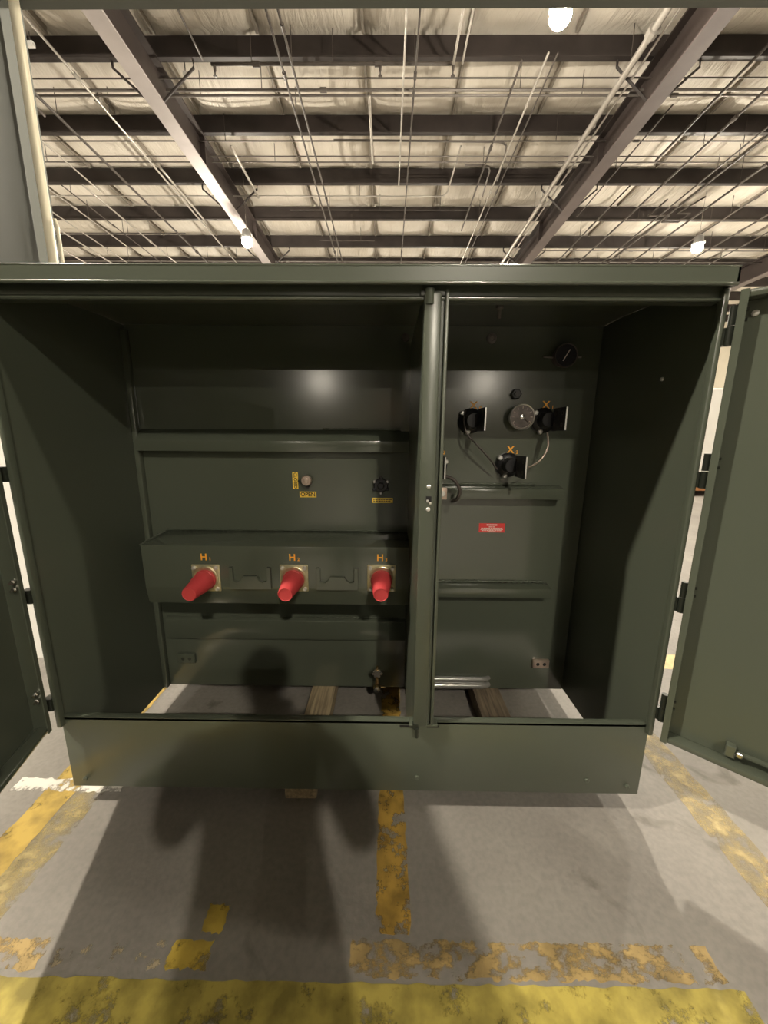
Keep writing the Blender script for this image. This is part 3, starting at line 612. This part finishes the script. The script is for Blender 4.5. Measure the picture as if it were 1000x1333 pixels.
bm = bmesh.new(); add_tube(bm, [(.752, YB-.053, 1.722), (.778, YB-.053, 1.768)], .002, 4); obj('pointer', bm, M['white_ink'], g)
bm = bmesh.new(); add_tube(bm, [(.68, YB-.02, 1.744), (.722, YB-.02, 1.742)], .004, 6); add_tube(bm, [(.81, YB-.02, 1.744), (.845, YB-.02, 1.744)], .004, 6); obj('gauge_stem', bm, M['pipe_mid'], g)
bm = bmesh.new(); add_lathe(bm, (.575, YB, 1.588), (0, -1, 0), [(0, .024), (.018, .024), (.022, .02), (.022, .012), (.03, .012), (.03, 0)], 6); obj('fill_plug', bm, M['black'], T)
bm = bmesh.new(); add_lathe(bm, (.453, YB, 1.822), (0, -1, 0), [(0, .022), (.012, .02), (.014, .012), (.008, .009), (.008, 0)], 20); obj('threaded_boss', bm, M['pipe_mid'], T, smooth=False)
bm = bmesh.new(); add_lathe(bm, (.075, YB, 1.825), (0, -1, 0), [(0, .018), (.01, .016), (.012, 0)], 20); obj('threaded_boss', bm, M['pipe_dark'], T)
bm = bmesh.new(); add_lathe(bm, (.36, 1.30, 1.825), (0, 0, -1), [(0, .012), (.02, .012), (.024, .006), (.05, .006), (.05, 0)], 10); obj('roof_bolt', bm, M['pipe_mid'], T)
bm = bmesh.new(); add_lathe(bm, (XR-.006, 1.33, 1.595), (-1, 0, 0), [(0, .007), (.005, .006), (.007, 0)], 12); obj('bolt_head', bm, M['bolt'], T)
# red notice
rl = part('red_notice', (.447, .572, YB-.0015, YB, .945, .990), 'red_label', bev=0)
for z, wdt, h in [(.982, .052, .006), (.9725, .03, .003), (.9655, .104, .0035), (.9600, .110, .0035), (.9540, .098, .0035), (.9492, .036, .0025)]:
    n = max(3, int(wdt/.011)); x = .5095-wdt/2
    bm = bmesh.new()
    for k in range(n):
        ww = wdt/n*random.uniform(.72, .92); add_box(bm, x, x+ww, YB-.0022, YB-.0012, z-h/2, z+h/2); x += wdt/n
    obj('notice_line', bm, M['white_ink'], rl)
# switch with OPEN / CLOSED plates
ol = part('open_plate', (-.419, -.339, YB-.0015, YB, 1.110, 1.138), 'yellow_label', bev=0); text_obj('plate_word', 'OPEN', .027, (-.379, YB-.002, 1.124), M['black_ink'], ol)
cl = part('closed_plate', (-.450, -.424, YB-.0015, YB, 1.150, 1.230), 'yellow_label', bev=0); text_obj('plate_word', 'CLOSED', .0205, (-.437, YB-.002, 1.190), M['black_ink'], cl, rot=(R(90), R(90), 0))
bm = bmesh.new(); add_lathe(bm, (-.378, YB, 1.194), (0, -1, 0), [(0, .012), (.02, .012), (.02, .025), (.026, .026), (.036, .022), (.036, .013), (.042, .012), (.044, 0)], 20); sw_ = smooth_by_angle(obj('switch_shaft', bm, M['copper'], T), 35)
bm = bmesh.new(); add_box(bm, -.420, -.378, YB-.026, YB-.018, 1.186, 1.196, bev=.002); obj('switch_pointer', bm, M['paint_dark'], sw_)
bm = bmesh.new(); add_lathe(bm, (-.378, YB, 1.165), (0, -1, 0), [(0, .01), (.012, .01), (.012, 0)], 12); obj('stop_pin', bm, M['black'], sw_)
# second operating device with studs and its plate
bm = bmesh.new(); add_lathe(bm, (-.030, YB, 1.172), (0, -1, 0), [(0, .034), (.014, .034), (.018, .03), (.018, .016), (.04, .016), (.044, .012), (.044, 0)], 20); dv = smooth_by_angle(obj('fuse_holder', bm, M['black'], T), 35)
for k in range(6):
    a = R(60*k+30); bm = bmesh.new(); add_lathe(bm, (-.030+.036*math.cos(a), YB, 1.172+.036*math.sin(a)), (0, -1, 0), [(0, .008), (.022, .008), (.024, .005), (.03, .005), (.03, 0)], 8); obj('stud', bm, M['darkgrey'] if k % 2 else M['steel'], dv)
el = part('caution_plate', (-.072, .028, YB-.0015, YB, 1.086, 1.110), 'yellow_label', bev=0)
for z in (1.103, 1.0945):
    bm = bmesh.new(); x = -.066
    while x < .018:
        ww = random.uniform(.006, .014); add_box(bm, x, x+ww, YB-.0022, YB-.0012, z-.0022, z+.0022); x += ww+.003
    obj('plate_line', bm, M['black_ink'], el)
# ground pads, drain valve
for x0, x1, z0, z1, mt in [(.765, .850, .220, .267, 'copper'), (-1.088, -1.0, .226, .278, 'paint')]:
    gp = part('ground_pad', (x0, x1, YB-.016, YB, z0, z1), mt, bev=.003)
    for q in (.3, .7):
        bm = bmesh.new(); add_lathe(bm, (x0+(x1-x0)*q, YB-.0158, (z0+z1)/2), (0, -1, 0), [(0, .009), (.0006, .009), (.0006, 0)], 14); obj('pad_hole', bm, M['black'] if mt == 'copper' else M['paint_dark'], gp)
bm = bmesh.new(); xv, yv = -.043, 1.655
add_cyl(bm, (xv, YB, .165), (xv, yv, .165), .012); add_lathe(bm, (xv, yv, .148), (0, -1, 0), [(-.02, .014), (0, .020), (.012, .020), (.020, .014), (.022, 0)], 16); add_cyl(bm, (xv, yv, .15), (xv, yv, .20), .011, .009); add_cyl(bm, (xv, yv, .20), (xv, yv, .265), .005)
dr = smooth_by_angle(obj('drain_valve', bm, M['brass'], T), 40)
bm = bmesh.new()
for k in range(6):
    a = R(60*k); add_lathe(bm, (xv+.020*math.cos(a), yv-.006, .228+.016*math.sin(a)), (0, -1, 0), [(-.006, 0), (-.005, .007), (0, .009), (.005, .007), (.006, 0)], 8)
add_cyl(bm, (xv, yv-.012, .228), (xv, yv, .228), .016); obj('handwheel', bm, M['steel'], dr)
bm = bmesh.new(); add_cyl(bm, (xv+.015, yv, .148), (xv+.04, yv, .148), .008, .005); obj('sampler_cock', bm, M['brass'], dr)
bm = bmesh.new(); add_lathe(bm, (xv, yv-.018, .146), (0, -1, 0), [(0, .018), (.008, .017), (.010, 0)], 6); obj('valve_plug', bm, M['steel'], dr)

# ------------------------------------------------------------------ doors
HZ = [1.704, 1.299, .892, .484]
def door(axis_xy, ang_u, s, width, z0, z1):
    """s=-1: hinged on the right (closed direction -x); local x along the door, local y = inner side * sign"""
    dr_ = bpy.data.objects.new('door', None); COL.objects.link(dr_); dr_.empty_display_size = .1
    dr_.parent = T; dr_.matrix_parent_inverse = wm(T).inverted()
    dr_.location = (axis_xy[0], axis_xy[1], 0); dr_.rotation_euler = (0, 0, ang_u)
    n = s                                       # inner normal = local +y * n
    def B(bm, x0, x1, y0, y1, za, zb, bev=0): add_box(bm, x0, x1, min(n*y0, n*y1), max(n*y0, n*y1), za, zb, bev)
    x0, x1 = (.008 if s < 0 else .015), width
    bm = bmesh.new(); B(bm, x0, x1, -.030, -.027, z0, z1); obj('door_sheet', bm, M['paint'], dr_, local=True)
    for nm, a in [('hinge_flange', (x0, x0+.0035, -.030, .022, z0, z1)), ('lock_flange', (x1-.0035, x1, -.030, .022, z0, z1)),
                  ('bottom_flange', (x0, x1, -.030, .018, z0, z0+.022)), ('top_flange', (x0, x1, -.030, .018, z1-.022, z1))]:
        bm = bmesh.new(); B(bm, *a, bev=.0015 if 'hinge' in nm or 'lock' in nm else .008); smooth_by_angle(obj(nm, bm, M['paint_in'], dr_, local=True))
    bm = bmesh.new(); B(bm, x0, x0+.018, .019, .022, z0, z1); obj('flange_return', bm, M['paint'], dr_, local=True)
    rb = bmesh.new(); add_tube(rb, [(width*.22, n*-.012, z0+.055), (width*.95, n*-.012, z0+.055)], .009, 10); rod = obj('stay_rod', rb, M['paint_in'], dr_, smooth=True, local=True)
    bm = bmesh.new(); B(bm, width*.205, width*.235, -.027, 0.0, z0+.035, z0+.075, .003); obj('rod_bracket', bm, M['paint_in'], rod, local=True)
    bm = bmesh.new(); add_lathe(bm, (width*.245, n*-.002, z0+.057), (0, n, 0), [(0, .010), (.006, .010), (.009, .006), (.009, 0)], 8); obj('rod_bolt', bm, M['steel'], rod, local=True)
    for z in HZ:
        bm = bmesh.new(); add_cyl(bm, (0, 0, z+.001), (0, 0, z+.052), .0095, seg=14); B(bm, 0.0, x0+.002, -.006, .006, z+.002, z+.050)
        h = obj('hinge', bm, M['paint_dark'], dr_, local=True); smooth_by_angle(h)
        for dz in (.012, .038):
            bm = bmesh.new(); add_lathe(bm, (x0+.0035, n*.002, z+dz), (1, 0, 0), [(0, .008), (.010, .008), (.013, .005), (.020, .005), (.020, 0)], 8); obj('hinge_bolt', bm, M['steel'] if s > 0 else M['paint_dark'], h, local=True)
    bm = bmesh.new(); add_lathe(bm, (.045, n*-.027, z1-.055), (0, n, 0), [(0, .009), (.004, .008), (.006, 0)], 10); obj('door_bolt', bm, M['bolt'], dr_, local=True)
    return dr_
RX, LX, AY = .960, -1.207, 1.118
dR = door((RX, AY), R(-42), -1, .815, ZS-.012, ZH+.015)
dL = door((LX, AY), R(-73.5), 1, 1.265, ZS-.012, ZH+.015)
for x, xw, wall in ((RX, XR, sw2), (LX, XL, sw)):
    for z in HZ:
        bm = bmesh.new(); add_cyl(bm, (x, AY, z-.052), (x, AY, z-.001), .0095, seg=14); add_box(bm, min(x, xw), max(x, xw), AY+.003, AY+.030, z-.050, z-.003)
        smooth_by_angle(obj('hinge_knuckle', bm, M['paint_dark'], wall))

# ------------------------------------------------------------------ the photographer, standing behind the phone
def skin_body():
    V, E, rad = [], [], []
    def v(p, r, link=None):
        V.append(p); rad.append(r if isinstance(r, tuple) else (r, r))
        if link is not None: E.append((link, len(V)-1))
        return len(V)-1
    px, py = 0.0, -.30
    hip = v((px, py, .98), (.185, .13)); waist = v((px, py+.01, 1.12), (.18, .125), hip); chest = v((px, py+.01, 1.32), (.195, .13), waist)
    shl = v((px, py, 1.49), (.15, .10), chest); neck = v((px, py+.01, 1.57), .055, shl); n2 = v((px, py+.03, 1.63), .055, neck)
    hd = v((px, py+.045, 1.70), (.075, .09), n2); hd2 = v((px, py+.05, 1.765), (.078, .095), hd); v((px, py+.045, 1.815), (.05, .065), hd2)
    ends = []
    for s in (-1, 1):
        th = v((px+s*.10, py, .86), .115, hip); kn = v((px+s*.12, py+.02, .50), .082, th); cf = v((px+s*.125, py, .34), .075, kn); an = v((px+s*.13, py-.02, .10), .058, cf)
        he = v((px+s*.13, py-.02, .055), .045, an); v((px+s*.15, py+.16, .045), .04, he)
        sh = v((px+s*.19, py, 1.46), .085, shl); ua = v((px+s*.27, py+.02, 1.32), .072, sh); el = v((px+s*.285, py+.05, 1.19), .062, ua)
        fa = v((px+s*.20, py+.14, 1.27), .052, el); wr = v((px+s*.115, py+.215, 1.345), .034, fa); pa = v((px+s*.085, py+.245, 1.375), (.032, .022), wr)
        for k, (dx, dz) in enumerate([(.0, .03), (-.004, .012), (-.006, -.006), (-.006, -.022)]):
            a = v((px+s*(.088+dx*.5), py+.268, 1.38+dz), .0085, pa); v((px+s*(.060+abs(dx)), py+.278, 1.385+dz), .0075, a)
        t1 = v((px+s*.075, py+.235, 1.41), .010, pa); v((px+s*.05, py+.245, 1.425), .009, t1)
    me = bpy.data.meshes.new('body'); me.from_pydata(V, E, [])
    o = bpy.data.objects.new('body_src', me); COL.objects.link(o)
    md = o.modifiers.new('skin', 'SKIN'); md.use_smooth_shade = True
    o.modifiers.new('sub', 'SUBSURF').levels = 2
    for i, r in enumerate(rad): me.skin_vertices[0].data[i].radius = r
    me.skin_vertices[0].data[0].use_root = True
    dg = bpy.context.evaluated_depsgraph_get(); m2 = bpy.data.meshes.new_from_object(o.evaluated_get(dg)); bpy.data.objects.remove(o)
    m2.materials.clear()
    for k in ('skin', 'shirt', 'jeans', 'shoe'): m2.materials.append(M[k])
    for p in m2.polygons:
        p.use_smooth = True; c = p.center; mi = 0
        if c.z < .10: mi = 3
        elif c.z < 1.0 and abs(c.x) < .28: mi = 2
        elif c.z < 1.57 and not (c.y > py+.215 and c.z > 1.33): mi = 1
        p.material_index = mi
    return m2
pr = empty('person', (0, -.30, 0), 'person in a dark jacket holding up a phone in front of the transformer', 'person')
bo = bpy.data.objects.new('body', skin_body()); COL.objects.link(bo); bo.parent = pr; bo.matrix_parent_inverse = wm(pr).inverted()
bm = bmesh.new(); t = bmesh.new(); bmesh.ops.create_uvsphere(t, u_segments=24, v_segments=14, radius=1)
for v in list(t.verts):
    if v.co.z < -.25 or (v.co.y > .55 and v.co.z < .35): t.verts.remove(v)
merge(bm, t, Matrix.Translation((0, -.265, 1.765)) @ Matrix.Diagonal((.092, .108, .10, 1))); obj('hair', bm, M['hair'], pr, smooth=True)
bm = bmesh.new(); add_lathe(bm, (0, -.155, 1.725), (0, 1, -.3), [(-.03, .018), (0, .013), (.012, .006), (.014, 0)], 10); obj('nose', bm, M['skin'], pr, smooth=True)
for s in (-1, 1):
    bm = bmesh.new(); add_lathe(bm, (s*.036, -.168, 1.755), (0, 1, 0), [(-.01, .012), (0, .010), (.004, 0)], 10); obj('eye', bm, M['white_ink'], pr, smooth=True)
    bm = bmesh.new(); add_lathe(bm, (s*.080, -.255, 1.745), (s, 0, 0), [(0, .028), (.012, .025), (.014, .012), (.008, 0)], 12); obj('ear', bm, M['skin'], pr, smooth=True)
ph = box_obj('phone', (-.037, .037, -.040, -.031, 1.312, 1.472), M['black'], None, bev=.003); tag(ph, 'black phone held upright in both hands', 'phone')
bm = bmesh.new(); add_box(bm, -.033, .033, -.0412, -.0400, 1.318, 1.466); obj('phone_screen', bm, M['darkgrey'], ph)
